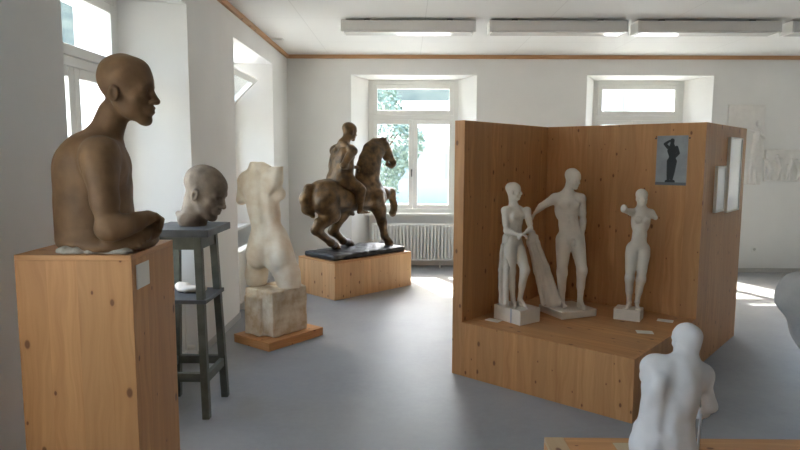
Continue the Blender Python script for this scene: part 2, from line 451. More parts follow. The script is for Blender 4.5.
def arm(s, sh, el_, wr=None, u=1., bulk=1., pn=None, hd=None, side=1, curl=.6):
    sh, el_ = np.asarray(sh, float), np.asarray(el_, float); K = u*.12; b = bulk
    s.el(sh, np.array((.26, .26, .28))*u*b, None, u*.2)
    s.rc(sh, el_, .215*u*b, .155*u*b, K)
    m = sh+(el_-sh)*.5; s.rc(sh+(el_-sh)*.3, sh+(el_-sh)*.65, .20*u*b, .19*u*b, K)
    if wr is not None:
        wr = np.asarray(wr, float)
        s.rc(el_, wr, .155*u*b, .095*u*b, K); s.rc(el_+(wr-el_)*.15, el_+(wr-el_)*.45, .165*u*b, .135*u*b, K)
        if hd is not None: hand(s, wr, hd, pn, u, side, curl)
def leg(s, hip, kn, an, toe, u, ground, back, bulk=1.):
    hip, kn, an = (np.asarray(v, float) for v in (hip, kn, an)); back = np.asarray(back, float); K = u*.16; b = bulk
    s.rc(hip, kn, .37*u*b, .23*u*b, K)
    s.rc(hip+(kn-hip)*.15-back*.06*u, hip+(kn-hip)*.7-back*.06*u, .34*u*b, .235*u*b, K)
    s.el(kn-back*.04*u, np.array((.20, .20, .26))*u*b, None, K*1.5)
    s.rc(kn, an, .21*u*b, .135*u*b, K)
    c = kn+(an-kn)*.3+back*.07*u; s.rc(kn+(an-kn)*.12+back*.05*u, kn+(an-kn)*.55+back*.05*u, .205*u*b, .17*u*b, K)
    if toe is not None: foot(s, an, toe, u, ground)

# ================================================================== THE ROOM
LX, BY, RX, FY, CZ = -1.65, 8.72, 8.4, -3.6, 3.0
DEP, OUT = .42, .72
def st(o): o['kind'] = 'structure'; return o
fl = MB(); fl.box(LX-.9, FY-.2, -.12, RX+.9, BY+.9, 0); st(fl.build('floor', FLOOR))
ce = MB(); ce.box(LX-.9, FY-.2, CZ, RX+.9, BY+.9, CZ+.12); st(ce.build('ceiling', CEIL))

HW, HB, SILL, TOP = .87, .65, .785, 2.735
def wall_profile(t0, t1, cs, place):
    """piers, lintels and parapets of a thick wall with splayed window niches; place(t, d) -> x, y"""
    b = MB(); edges = [t0]
    for c in cs: edges += [c-HW, c+HW]
    edges.append(t1)
    for i in range(0, len(edges), 2):
        a, e = edges[i], edges[i+1]
        pa = [(a, 0)] if i == 0 else [(a, 0)]
        ai = a if i == 0 else a-(HW-HB); ei = e if i == len(edges)-2 else e+(HW-HB)
        ao = a if i == 0 else ai-.04; eo = e if i == len(edges)-2 else ei+.04
        pts = [(a, 0), (e, 0), (ei, DEP), (eo, DEP+.03), (eo, OUT), (ao, OUT), (ao, DEP+.03), (ai, DEP)]
        clean = []
        for p in pts:
            if p not in clean: clean.append(p)
        b.poly([place(*p) for p in clean], 0, CZ)
    for c in cs:
        q = [(c-HW, 0), (c+HW, 0), (c+HB, DEP), (c-HB, DEP)]
        b.hull([(*place(*p), TOP-(.02 if p[1] else 0)) for p in q], [(*place(*p), CZ) for p in q])
        q = [(c-HB, DEP), (c+HB, DEP), (c+HB, OUT), (c-HB, OUT)]
        b.hull([(*place(*p), TOP-.02-(.06 if p[1] > DEP else 0)) for p in q], [(*place(*p), CZ) for p in q])
        b.poly([place(*p) for p in q], 0, SILL)
    return b
backC = [.105, 3.36, 6.61]; leftC = [-2.1, .90, 3.905, 6.905]  # first two left windows are unseen, added to fill the foreground with light
wb = wall_profile(LX-.8, RX, backC, lambda t, d: (t, BY+d)); st(wb.build('wall_back', WALL))
wl = wall_profile(FY, BY, leftC, lambda t, d: (LX-d, t)); st(wl.build('wall_left', WALL))
w = MB(); w.box(RX, FY, 0, RX+.3, BY+.7, CZ); st(w.build('wall_right', WALL))
w = MB(); w.box(LX-.8, FY-.2, 0, RX+.3, FY, CZ); st(w.build('wall_rear', WALL))
# wooden cornice, baseboards
t = MB(); t.box(LX, BY-.035, CZ-.05, RX, BY, CZ, .004); tag(st(t.build('trim_1', CORN)))
t = MB(); t.box(LX, FY, CZ-.05, LX+.035, BY-.035, CZ, .004); st(t.build('trim_2', CORN))
def base_runs(t0, t1, cs):
    e = [t0]
    for c in cs: e += [c-HW, c+HW]
    e.append(t1); return [(e[i], e[i+1]) for i in range(0, len(e), 2)]
t = MB()
for a, e in base_runs(LX, RX, backC): t.box(a, BY-.012, 0, e, BY, .06, .003)
st(t.build('baseboard_back', GREYBASE))
t = MB()
for a, e in base_runs(FY, BY-.013, leftC): t.box(LX, a, 0, LX+.012, e, .06, .003)
st(t.build('baseboard_left', GREYBASE))

# windows: local x along the wall, y outward, z up, origin on the wall face
def ring(b, x0, z0, x1, z1, y0, y1, w, bev=.006, wb_=None):
    wb_ = wb_ or w
    b.box(x0, y0, z0, x0+w, y1, z1, bev); b.box(x1-w, y0, z0, x1, y1, z1, bev)
    b.box(x0+w, y0, z0, x1-w, y1, z0+wb_, bev); b.box(x0+w, y0, z1-w, x1-w, y1, z1, bev)
def sash(name, parent, x0, z0, x1, z1, tilt=0.):
    piv = empty(name+'_pivot') if False else None
    b = MB(); w = .065; ring(b, 0, 0, x1-x0, z1-z0, -.028, .028, w)
    o = b.build(name, WHITE, parent); o.location = (x0, DEP+.02, z0); o.rotation_euler = (tilt, 0, 0)
    g = MB(); g.box(w-.008, -.003, w-.008, x1-x0-w+.008, .003, z1-z0-w+.008); g.build('pane', GLASS, o)
    return o
def window(num, loc, rz, tilt=0.):
    r = empty('window_%d' % num, loc, rz, kind='structure')
    f = MB(); ring(f, -HB+.002, SILL, HB-.002, TOP-.022, DEP, DEP+.07, .06)
    f.box(-HB+.06, DEP, 2.15, HB-.06, DEP+.07, 2.215, .006)
    f.build('window_frame', WHITE, r)
    sash('transom_sash', r, -HB+.062, 2.217, HB-.062, TOP-.084, tilt)
    a = sash('casement', r, -HB+.062, SILL+.062, -.001, 2.148); b2 = sash('casement', r, .001, SILL+.062, HB-.062, 2.148)
    h = MB(); h.box(-.03, DEP-.03, 1.40, -.01, DEP-.008, 1.43, .003); h.box(-.028, DEP-.04, 1.32, -.012, DEP-.03, 1.43, .003)
    h = h.build('handle', DARK, a); h.location = (HB-.062, -DEP-.02, -SILL-.062)
    s = MB(); s.hull([(-HB-.07, .28, SILL-.03), (HB+.07, .28, SILL-.03), (HB, DEP, SILL-.03), (-HB, DEP, SILL-.03)],
                     [(-HB-.07, .28, SILL+.004), (HB+.07, .28, SILL+.004), (HB, DEP, SILL+.004), (-HB, DEP, SILL+.004)])
    s.build('window_sill', WHITE, r)
    o = MB(); o.box(-HB, DEP+.07, SILL-.02, HB, OUT+.05, SILL+.005); o.build('outer_sill', GREYBASE, r)
    return r
n = 0
for c in backC: n += 1; window(n, (c, BY, 0), 0)
for c in leftC: n += 1; window(n, (LX, c, 0), math.pi/2, -.0 if c < 6 else math.radians(45))

# radiators in the niches
def radiator(loc, rz, label, cols=24, dy=0.):
    loc = (loc[0]+dy*math.sin(rz), loc[1]-dy*math.cos(rz), loc[2])
    r = empty('radiator', loc, rz, label=label, cat='radiator', group='radiators in the window niches')
    W = cols*.05; b = MB()
    for i in range(cols):
        x = -W/2+.05*(i+.5)
        b.box(x-.013, .19, .12, x+.013, .235, .62, .010); b.box(x-.013, .245, .12, x+.013, .29, .62, .010)
    b.box(-W/2, .195, .61, W/2, .285, .645, .012); b.box(-W/2, .195, .10, W/2, .285, .135, .012)
    b.build('sections', RADW, r)
    p = MB(); p.tube((W/2-.005, .24, .125), (W/2+.06, .24, .125), .012); p.tube((W/2+.06, .24, .131), (W/2+.06, .24, 0), .012); p = p.build('pipe', RADW, r)
    v = MB(); v.tube((W/2+.06, .24, .12), (W/2+.06, .16, .12), .022, .018, 14); v.build('valve', CARD, p)
    p = MB(); p.tube((-W/2-.05, .24, .125), (-W/2+.005, .24, .125), .012); p.build('pipe', RADW, r)
    for x in (-W/2+.2, W/2-.2):
        q = MB(); q.box(x-.01, .20, 0, x+.01, .28, .105, .003); q.build('foot', RADW, r)
    return r
radiator((.105, BY, 0), 0, 'white ribbed radiator under the back window behind the bronze horse')
radiator((3.36, BY, 0), 0, 'white ribbed radiator under the back window hidden behind the wooden partition')
radiator((LX, 3.905, 0), math.pi/2, 'white ribbed radiator in the left niche seen through the legs of the dark stand', 29, .17)
radiator((LX, 6.905, 0), math.pi/2, 'white ribbed radiator in the left niche beside the standing torso', 29, .17)

# ceiling lights
for i, (x0, x1, lb) in enumerate(((-.653, .689, 'long white ceiling light nearest the left wall, over the bronze horse'),
                                  (.85, 2.221, 'long white ceiling light second from the left wall'),
                                  (2.34, 3.758, 'long white ceiling light above the right end of the wooden partition'),
                                  (3.885, 5.25, 'long white ceiling light at the right edge, mostly cut off'))):
    r = empty('ceiling_light', ((x0+x1)/2, 6.54, CZ), 0, label=lb, cat='ceiling light', group='row of long ceiling lights')
    hl = (x1-x0)/2
    b = MB(); b.box(-hl, -.11, -.125, hl, .11, -.022, .006); b.build('housing', LAMP_B, r)
    d = MB(); d.box(-hl+.02, -.095, -.137, hl-.02, .095, -.1245, .004); d.build('diffuser', LAMP_D, r)
    for x in (-hl+.25, hl-.25):
        k = MB(); k.box(x-.03, -.05, -.023, x+.03, .05, 0, .003); k.build('mounting_bracket', DARK, r)
    for sx in (-1, 1):
        k = MB(); k.box(sx*hl-.012, -.112, -.135, sx*hl+.012, .112, -.02, .004); k.build('end_cap', WHITE, r)
f = MB(); f.box(-1.60, 7.52, CZ-.022, -1.47, 7.62, CZ, .006); tag(f.build('ceiling_fitting', WHITE), 'small white fitting on the ceiling beside the wooden cornice', 'ceiling fitting')
s_ = empty('wall_socket', (4.93, BY, .33), 0, label='small white wall socket low on the back wall right of the partition', cat='socket')
b = MB(); b.box(-.04, -.012, -.04, .04, 0, .04, .004); b.build('plate', WHITE, s_)
b = MB(); b.tube((0, -.013, 0), (0, -.011, 0), .02, None, 16); b.build('socket_insert', GREYBASE, s_)

# ================================================================== display furniture
def corner_frame(Fp, Rp):
    Fp, Rp = np.array(Fp), np.array(Rp); return math.atan2(*(Rp-Fp)[::-1])
# --- tall pedestal
PT = 1.25; rz = math.radians(1.2)
ped = empty('display_pedestal', (-1.392, 2.163, 0), rz, label='tall knotty pine pedestal carrying the brown boy sculpture', cat='pedestal')
W_, D_ = .415, .42
for nm, bx_ in (('front_panel', (0, 0, 0, W_, .019, PT-.02)), ('back_panel', (0, D_-.019, 0, W_, D_, PT-.02)),
                ('side_panel', (0, .019, 0, .019, D_-.019, PT-.02)), ('side_panel', (W_-.019, .019, 0, W_, D_-.019, PT-.02))):
    b = MB(); b.box(*bx_, .0012, 1); b.build(nm, PINE_V, ped)
b = MB(); b.box(0, 0, PT-.02, W_, D_, PT, .0015, 1, 0, 1); b.build('top_board', [PINE_L, PINE_T], ped)
b = MB(); b.box(W_, .035, 1.117, W_+.004, .15, 1.208, .001, 1); o = b.build('label_card', CARD, ped); o['label'] = 'small pale caption card on the side'

# --- low plinth, bottom right
pl = empty('display_plinth', (.511, 1.15, 0), 0, label='low pine plinth under the seated white plaster figure', cat='plinth')
b = MB(); b.box(.07, 0, .565, 1.5, 1.022, .585, .0015, 1, 0, 1); b.build('top_board', [PINE_L, wood('pine_plinth_top', (0, 1, 0), (1, 0, 0))], pl)
b = MB(); b.box(0, 0, .565, .069, 1.022, .586, .0015, 1); o = b.build('edge_board', wood('pale_pine_edge', (1, 0, 0), (0, 1, 0), (.62, .44, .26), (.50, .33, .18)), pl)
for y in (0, 1.002): b = MB(); b.box(.0, y, 0, 1.5, y+.02, .565, .001, 1); b.build('long_panel', PINE_V, pl)
for x in (0, 1.48): b = MB(); b.box(x, .02, 0, x+.02, 1.002, .565, .001, 1); b.build('end_panel', PINE_V, pl)

# --- the Z shaped exhibition stand
U_, N_ = np.array([.763, -.646]), np.array([.646, .763])
SA = np.array([.35, 4.486]); TH = math.atan2(U_[1], U_[0])
stand = empty('exhibition_stand', (*SA, 0), TH, label='large pine corner partition with a low platform for three white statues', cat='display stand')
SW, SD, SCC, SH, SP = 1.347, 1.244, 2.5, 1.864, .402
TK = .085
b = MB(); b.box(0, 0, 0, TK, SD+TK, SH, .002, 1); b.build('left_panel', PINE_V, stand)
b = MB(); b.box(TK, SD, 0, SW-.0, SD+TK, SH, .002, 1); b.build('back_panel', wood('pine_back_panel', (1, 1, 0), (0, 0, 1), plank=.13), stand)
b = MB(); b.box(SW-TK, SD+TK, 0, SW, SCC, SH, .002, 1); b.box(SW-.001, SD, 0, SW+.0005, SD+TK, SH); b.build('side_panel', PINE_V, stand)
b = MB(); b.box(-.6, SCC-TK, 0, SW-TK, SCC, SH, .002, 1); b.build('rear_panel', PINE_V, stand)
b = MB(); b.box(TK, .022, SP-.022, SW-.02, SD, SP, .001, 1, 0, 1); b.build('platform_top', [PINE_L, PINE_T], stand)
b = MB(); b.box(TK, 0, 0, SW, .021, SP, .0015, 1); b.build('platform_front', PINE_V, stand)
b = MB(); b.box(SW-.02, .021, 0, SW, SD-.001, SP, .0015, 1); b.build('platform_side', PINE_V, stand)
def on_stand(a, s, z): p = SA+a*U_+s*N_; return (p[0], p[1], z)

# poster pinned on the back panel
po = empty('photo_print', on_stand(1.115, SD, 1.40), TH, label='black and white photo print of a dark standing figure, pinned to the partition', cat='photo print')
b = MB(); b.box(-.112, -.004, 0, .112, -.0005, .372, .0005, 1); b.build('sheet', PRINT, po)
b = MB()
def blob(pts, rs, y=-.0045):
    for (p, q, r0, r1) in zip(pts[:-1], pts[1:], rs[:-1], rs[1:]):
        a, c = np.array(p), np.array(q); d = nrm(c-a); nn = np.array([-d[1], d[0]]); out = []
        for j in range(9): th = math.pi*j/8; out.append(c+r1*(nn*math.cos(th)+d*math.sin(th)))
        for j in range(9): th = math.pi*j/8; out.append(a+r0*(-nn*math.cos(th)-d*math.sin(th)))
        b.bm.faces.new([b.bm.verts.new((v[0], y, v[1])) for v in out])
blob([(.0, .335), (.0, .318)], [.016, .014]); blob([(0, .305), (0, .26), (.005, .215), (.003, .175)], [.016, .034, .024, .034])
blob([(-.03, .285), (-.052, .31), (-.02, .332)], [.013, .011, .008]); blob([(.032, .283), (.046, .24), (.028, .215)], [.013, .012, .009])
blob([(-.012, .18), (-.016, .10), (-.018, .035)], [.022, .016, .010]); blob([(.018, .18), (.012, .10), (.004, .035)], [.022, .016, .010])
blob([(-.03, .028), (.02, .028)], [.012, .012])
o = b.build('printed_figure', PRINT_D, po); o['label'] = 'dark standing figure with one hand raised to its head'
b = MB(); b.box(-.112, -.0046, .0, .112, -.0042, .022); b.build('printed_ground', plain('photo_print_mid', (.12, .13, .145), .4), po)
for x in (-.122, .122):
    k = MB(); k.tube((x, -.006, .352), (x, 0, .352), .006, None, 10); k.build('nail', DARK, po)

# framed pictures on the side panel
for s0, s1, z0, z1, lb in ((1.53, 1.79, 1.185, 1.545, 'smaller of two pale framed pictures on the side of the partition'),
                           (1.87, 2.28, 1.165, 1.775, 'larger of two pale framed pictures on the side of the partition')):
    r = empty('picture_frame', on_stand(SW, (s0+s1)/2, z0), TH+math.pi/2, label=lb, cat='picture', group='framed pictures on the partition')
    hw = (s1-s0)/2; b = MB(); ring(b, -hw, 0, hw, z1-z0, -.024, -.001, .016, .002); b.build('frame', FRAMEW, r)
    b = MB(); b.box(-hw+.016, -.019, .016, hw-.016, -.003, z1-z0-.016); b.build('picture', SILVER, r)

# caption cards on the stand's platform and on the plinth
for x, y, z, rzz, lb in ((.655, 4.49, SP, TH, 'small caption card lying before the statue with clasped hands'),
                         (1.66, 4.20, SP, TH+.5, 'small caption card on the platform just left of the seated figure'),
                         (1.93, 4.51, SP, TH+.2, 'small caption card lying right of the armless statue'),
                         (.80, 2.09, .585, .02, 'caption card lying on the plinth left of the seated figure')):
    b = MB(); b.box(-.055, -.035, 0, .055, .035, .004, .0008, 1)
    tag(b.build('caption_card', CARD if z < .5 else plain('tan_card', (.55, .44, .28), .6), None, (x, y, z+.0005), rzz), lb, 'caption card', 'caption cards')

# ================================================================== sculptor's stand and the head on it
tx, ty, tz = -1.40, 3.85, 1.17
sd = empty('sculptor_stand', (tx, ty, 0), 0, label='dark painted wooden sculptor stand with splayed legs and a shelf', cat='stand')
b = MB(); b.box(-.165, -.235, tz-.045, .235, .235, tz, .004); b.build('table_top', STANDT, sd)
tops = [(-.085, -.16), (.15, -.16), (.15, .13), (-.085, .13)]; feet = [(-.125, -.205), (.185, -.205), (.195, .155), (-.125, .155)]
L_ = lambda i, z: tuple(tops[i][j]+(feet[i][j]-tops[i][j])*(1-z/1.125) for j in (0, 1))
for i in range(4):
    b = MB(); b.bar((*feet[i], 0), (*tops[i], 1.126), .045, .045, 0, .003); b.build('leg', STANDM, sd)
b = MB()
for i in range(4):
    p, q = L_(i, 1.08), L_((i+1) % 4, 1.08); b.bar((*p, 1.085), (*q, 1.085), .03, .085 if i % 2 == 0 else .085, 0, .002)
b.build('apron', STANDM, sd)
b = MB(); b.box(-.135, -.205, .715, .20, .175, .74, .003); b.build('shelf', STANDT, sd)
for i in range(4):
    z = .26 if i != 1 else .245
    p, q = L_(i, z), L_((i+1) % 4, z); b = MB(); b.bar((*p, z), (*q, z), .03, .055, 0, .002); b.build('stretcher', STANDM, sd)
# white bits lying on the shelf
s = Sculpt(.02); s.el((0, 0, .02), (.07, .05, .022)); s.el((.06, .02, .018), (.05, .04, .02)); s.el((-.05, .03, .03), (.05, .04, .03))
for q in (.0,): pass
tag(link_mesh('plaster_fragment', s.mesh('plaster_fragment', .006, (0, 0, 0), .004, 60, clip_z=.0), PLASTER, None, (tx+.02, ty+.02, .741)), 'white plaster fragment on the shelf of the dark stand', 'plaster fragment')

s = Sculpt(.03)
hp_ = at(206, 192, 3.85)
hf = Frame(hp_, (.93, -.22, -.36), (.33, 0, .94), .315)
head(s, hf, lipw=1.)
nb = at(190.5, 219, 3.85); nb[2] = tz+.02
s.rc(hf(0, -.16, -.22), nb+np.array([.01, 0, .02]), .072, .072, .03); s.rc(hf(0, -.05, -.30), nb+np.array([.03, 0, .0]), .06, .07, .03)
s.el(nb+np.array([.0, 0, .01]), (.070, .08, .04), None, .03)
s.rc(nb+np.array([-.03, -.05, .03]), nb+np.array([-.07, -.03, .06]), .03, .012, .03)
o_ = np.array([nb[0], nb[1], tz+.001])
tag(link_mesh('portrait_head', s.mesh('portrait_head', .0045, o_, .002, 60, clip_z=tz+.001), HEADM, None, tuple(o_)), 'grey brown head bowed to the right on the dark stand', 'sculpture')

# ================================================================== bust of the boy
def px_ell(s, x, y, Y, rx, ry, rz_, tilt=0., k=.05):
    m = Y/FPX; c, sn = math.cos(tilt), math.sin(tilt)
    s.el(at(x, y, Y), (rx*m, ry, rz_*m), [(c, 0, -sn), (0, 1, 0), (sn, 0, c)], k)
s = Sculpt(.03); Yb = 2.36
px_ell(s, 95.5, 190, Yb, 33.5, .150, 50, .08)
px_ell(s, 90, 162, Yb, 27, .160, 32, .5)
px_ell(s, 97, 222, Yb, 33.5, .145, 34)
px_ell(s, 99, 239, Yb, 36, .160, 14)
for q in (-1, 1):
    px_ell(s, 111, 165, Yb+q*.075, 14.5, .075, 20, .1)
    px_ell(s, 76, 165, Yb+q*.085, 14, .06, 24, .45, .04)
    px_ell(s, 69, 203, Yb+q*.05, 9, .05, 40, .05, .05)
s.rc(at(63, 165, Yb), at(58, 215, Yb), .010, .010, .03, True)
for j in range(5):                                         # ribs and soft folds on the flank
    y0 = 172+11*j; s.rc(at(70, y0+6, Yb-.125), at(83, y0+10, Yb-.132), .009, .006, .02)
s.rc(at(104.5, 145, Yb), at(114, 112, Yb), .052, .049, .03)
s.rc(at(101, 142, Yb), at(112, 116, Yb), .046, .042, .04); s.rc(at(82, 154, Yb), at(100, 145, Yb), .042, .042, .05)
for q, Y in ((-1, 2.20), (1, 2.52)):
    s.rc(at(102, 143, Yb+q*.03), at(98, 155, Y), .038, .038, .06)
    s.rc(at(119, 147, Yb+q*.015), at(109, 145, Y), .012, .012, .025)      # collar bone
# near arm
s.el(at(99.5, 162, 2.20), (.043, .043, .07), None, .08)
s.rc(at(100, 163, 2.185), at(108, 228, 2.155), .042, .039, .04); s.rc(at(101.5, 175, 2.175), at(104.5, 200, 2.165), .042, .041, .04)
s.rc(at(108, 229, 2.155), at(137, 222, 2.21), .043, .031, .02); s.rc(at(113, 228, 2.155), at(124, 226, 2.17), .043, .040, .02)
hand(s, at(135.5, 221, 2.21), at(149, 217, 2.27)-at(135.5, 221, 2.21), (.35, .25, -1), .225, 1, 1.25)
s.rc(at(136, 221, 2.21), at(147, 218, 2.26), .030, .026, .02)
# far arm
s.el(at(110, 154, 2.52), (.055, .055, .065), None, .06)
s.rc(at(112, 156, 2.53), at(119, 218, 2.54), .050, .040, .03)
s.rc(at(119, 222, 2.54), at(146, 231, 2.36), .042, .032, .02)
hand(s, at(144, 231, 2.37), at(136, 233, 2.22)-at(144, 231, 2.37), (.5, 0, -1), .225, -1, .5)
# lap and cloth, cut off at the base
px_ell(s, 120, 241, Yb-.02, 36, .17, 13, 0, .03)
s.chain([at(112, 240, 2.20), at(132, 236, 2.24), at(152, 233, 2.30)], [.022, .026, .022], .03)
bh = Frame(at(125, 90, Yb), (1, .05, -.02), (.03, 0, 1), .256)
head(s, bh, lipw=1.1, flat=1.)
o_ = np.array([*at(100, 247, Yb)[:2], PT])
bust = empty('bust_sculpture', tuple(o_), 0, label='brown sculpture of a bare boy with folded arms, on the tall pedestal', cat='sculpture')
link_mesh('body', s.mesh('body', .0037, o_, .0022, 50, clip_z=PT+.006), CLAY, bust)
s = Sculpt(.02)
for i in range(26):
    a = random.random(); x = 62+a*72; Y = 2.22+random.random()*.27
    if random.random() < .5: Y = 2.215
    p = at(x, 246, Y); p[2] = PT+.006; s.el(p, (.02+random.random()*.02, .02+random.random()*.015, .010+random.random()*.006), None, .015)
link_mesh('plaster_base', s.mesh('plaster_base', .004, o_, .003, 80, clip_z=PT+.0005), plain('crumbly_white_plaster', (.52, .47, .39), .9, .4, 30, .8, 60, .005), bust)['label'] = 'crumbly white plaster foot'

# ================================================================== torso on block
bF, bR, bL = np.array([-1.121, 4.956]), np.array([-.742, 5.457]), np.array([-1.486, 5.226])
ang = corner_frame(bF, bR)
wbase = empty('wooden_base', (*bF, 0), ang, label='flat pine base board under the plaster torso', cat='plinth')
b = MB(); b.box(0, 0, 0, .628, .455, .055, .001, 1); b.build('base_box', PINE_L, wbase)
b = MB(); b.box(-.001, -.001, .055, .629, .456, .072, .0015, 1, 0, 1); b.build('top_board', [PINE_L, PINE_T], wbase)
e1 = np.array([math.cos(ang), math.sin(ang)]); e2 = np.array([-e1[1], e1[0]])
k0 = bF+.10*e1+.065*e2
tor = empty('torso_sculpture', (*k0, .072), ang, label='headless pale plaster torso of a standing nude on a rough block', cat='sculpture')
s = Sculpt(.01); s.bx((.205, .185, .2), (.2, .18, .2), None, .014); s.bx((-.005, .23, .17), (.03, .10, .17), None, .012)
link_mesh('plinth_block', s.mesh('plinth_block', .009, (0, 0, 0), .008, 30, clip_z=.0), BLOCK, tor)
s = Sculpt(.05); Yt = 5.36; zt = .472
A_ = lambda x, y, d=0.: at(x, y, Yt+d)
px_ell(s, 262, 187, Yt, 18.5, .125, 24, .0)
px_ell(s, 263, 206, Yt, 16, .12, 20)
px_ell(s, 266, 221, Yt, 14.5, .115, 20, .1)
px_ell(s, 269, 243, Yt, 20.5, .15, 22, .15)
s.rc(A_(258, 176), A_(256, 166), .085, .060, .05); s.bx(A_(256, 159.5), (.12, .12, .02), None, .005, .006, True)
s.el(A_(248, 181, .05), (.085, .085, .085), None, .06); s.rc(A_(246, 182, .06), A_(241.5, 200, .04), .062, .045, .04)
s.el(A_(272, 179, -.05), (.085, .085, .09), None, .06); s.rc(A_(275, 181, -.05), A_(277, 162, -.05), .062, .056, .03)
s.bx(A_(281, 159.4, -.05), (.10, .16, .06), [(.99, 0, .06), (0, 1, 0), (-.06, 0, .99)], .004, .006, True)
s.el(A_(278.5, 194, -.02), (.060, .06, .062), None, .03); s.el(A_(275, 195, .12), (.06, .07, .062), None, .03)
px_ell(s, 258, 254, Yt-.06, 12.5, .10, 15, .1, .04); px_ell(s, 277, 257, Yt-.09, 14, .10, 16, .2, .04)
s.chain([A_(259, 252, .05), A_(256.5, 274, .05), A_(257, 297, .05)], [.105, .092, .082], .04)
s.chain([A_(279, 252, -.02), A_(287, 274, -.04), A_(292.5, 298, -.05)], [.125, .108, .092], .04)
s.chain([A_(261, 172, -.15), A_(262, 195, -.15), A_(265, 220, -.135), A_(267, 240, -.16)], [.018, .02, .018, .015], .05)
s.ops = [o[:5]+(True,) if i >= len(s.ops)-3 else o for i, o in enumerate(s.ops)]
s.chain([A_(266, 250, -.18), A_(268, 268, -.16)], [.012, .02], .05); s.ops[-1] = s.ops[-1][:5]+(True,)
for x, y in ((257, 183), (268, 183)): px_ell(s, x, y, Yt-.10, 6, .035, 11, 0, .03)
me = s.mesh('body', .007, (*k0, .072), .003, 40, clip_z=zt)
me.transform(Matrix.Rotation(-ang, 4, 'Z'))
link_mesh('body', me, STONE, tor)

# ================================================================== equestrian
hF = np.array([-.787, 6.807]); hang = corner_frame(hF, (.073, 7.692)); HZ = .43
hb = empty('wooden_base', (*hF, 0), hang, label='long pine box plinth under the bronze horse and rider', cat='plinth')
b = MB(); b.box(0, 0, 0, 1.234, .68, HZ-.019, .0015, 1); b.build('base_box', PINE_LIT, hb)
b = MB(); b.box(0, 0, HZ-.019, 1.234, .68, HZ, .0015, 1, 0, 1); b.build('top_board', [PINE_L, PINE_T], hb)
he = np.array([math.cos(hang), math.sin(hang), 0]); hn = np.array([he[1], -he[0], 0])       # hn: the horse's right (towards the viewer)
HC = np.array([*hF, 0])+.617*he-.34*hn
def hpt(x, y, off=0.):
    P0 = HC+hn*off; d = ray(x, y); t = ((P0-[0, 0, EYE])@hn)/(d@hn); return np.array([0, 0, EYE])+d*t
eq = empty('equestrian_statue', (HC[0], HC[1], HZ+.001), hang, label='dark bronze statue of a rider on a pacing horse', cat='sculpture')
def into(me): me.transform(Matrix.Rotation(-hang, 4, 'Z')); return me
E0 = np.array([HC[0], HC[1], HZ])
s = Sculpt(.012); s.bx((0, 0, .032), (.575, .285, .032), None, .02)
for i in range(14): s.el((random.uniform(-.5, .5), random.uniform(-.25, .25), .062), (.09, .07, .012), None, .02)
link_mesh('slab', s.mesh('slab', .012, (0, 0, 0), .005, 25, clip_z=.0), BRONZE_S, eq)
ZS = HZ+.066
s = Sculpt(.05); sq = (hn, .78)
HA = np.stack([he, hn, [0, 0, 1]])
s.el(hpt(326, 194), (.20, .165, .165), HA, .08); s.el(hpt(319, 193), (.11, .13, .13), HA, .06)
for q in (-1, 1): s.el(hpt(325, 198, q*.07), (.16, .09, .17), HA, .06)
s.rc(hpt(330, 197), hpt(366, 196.5), .175, .172, .08, sq=(hn, 1.))
s.el(hpt(372, 194), (.15, .165, .19), HA, .08); s.el(hpt(377, 198), (.09, .14, .13), HA, .06)
s.chain([hpt(366, 187), hpt(368.5, 168), hpt(373, 153), hpt(383, 146)], [.20, .165, .135, .09], .05, (hn, .62))
s.chain([hpt(360.5, 172), hpt(362.5, 158), hpt(367, 148), hpt(374, 142.5), hpt(384, 139.5)], [.045, .05, .048, .045, .03], .03, (hn, .6))
s.rc(hpt(384.5, 146), hpt(392.5, 162), .072, .045, .03, sq=(hn, .8)); s.el(hpt(386.5, 156), (.062, .045, .07), HA, .03)
s.el(hpt(393, 163.5), (.042, .042, .048), HA, .02); s.rc(hpt(387, 164), hpt(391.5, 167), .028, .024, .02)
for q in (-1, 1):
    s.rc(hpt(385, 142, q*.035), hpt(386.5, 136, q*.05), .022, .007, .015)
    s.el(hpt(389.5, 150, q*.058), (.016, .012, .014), HA, .01); s.el(hpt(394.5, 162.5, q*.035), (.012, .01, .012), None, .01, True)
def hoof(p, fw, r=.046):
    p = np.asarray(p, float); s.rc(p+np.array([0, 0, .045]), np.array([*(p+fw*.02)[:2], ZS+.022]), r*.85, r*1.1, .02)
    s.el(np.array([*(p+fw*.02)[:2], ZS+.018]), (r*1.3, r*1.2, .022), HA, .01)
def groundpt(x, y):
    d = ray(x, y); return np.array([0, 0, EYE])+d*((ZS-EYE)/d[2])
# supporting fore leg (near), raised fore leg (far)
fh = groundpt(388, 245)
s.chain([hpt(374, 197, .09), hpt(379, 209, .09), hpt(382, 222, .09), hpt(384.5, 236, .08), fh+[0, 0, .05]], [.125, .085, .060, .044, .044], .035)
s.el(hpt(382, 222.5, .09), (.05, .045, .05), HA, .02); hoof(fh, he)
s.chain([hpt(376, 195, -.09), hpt(382, 194, -.09), hpt(391, 193, -.09), hpt(394, 205, -.09), hpt(394, 210, -.09)], [.125, .09, .060, .042, .044], .035)
s.el(hpt(390.5, 193.5, -.09), (.05, .045, .05), HA, .02); s.rc(hpt(394, 209, -.09), hpt(392.5, 213, -.09), .040, .05, .02)
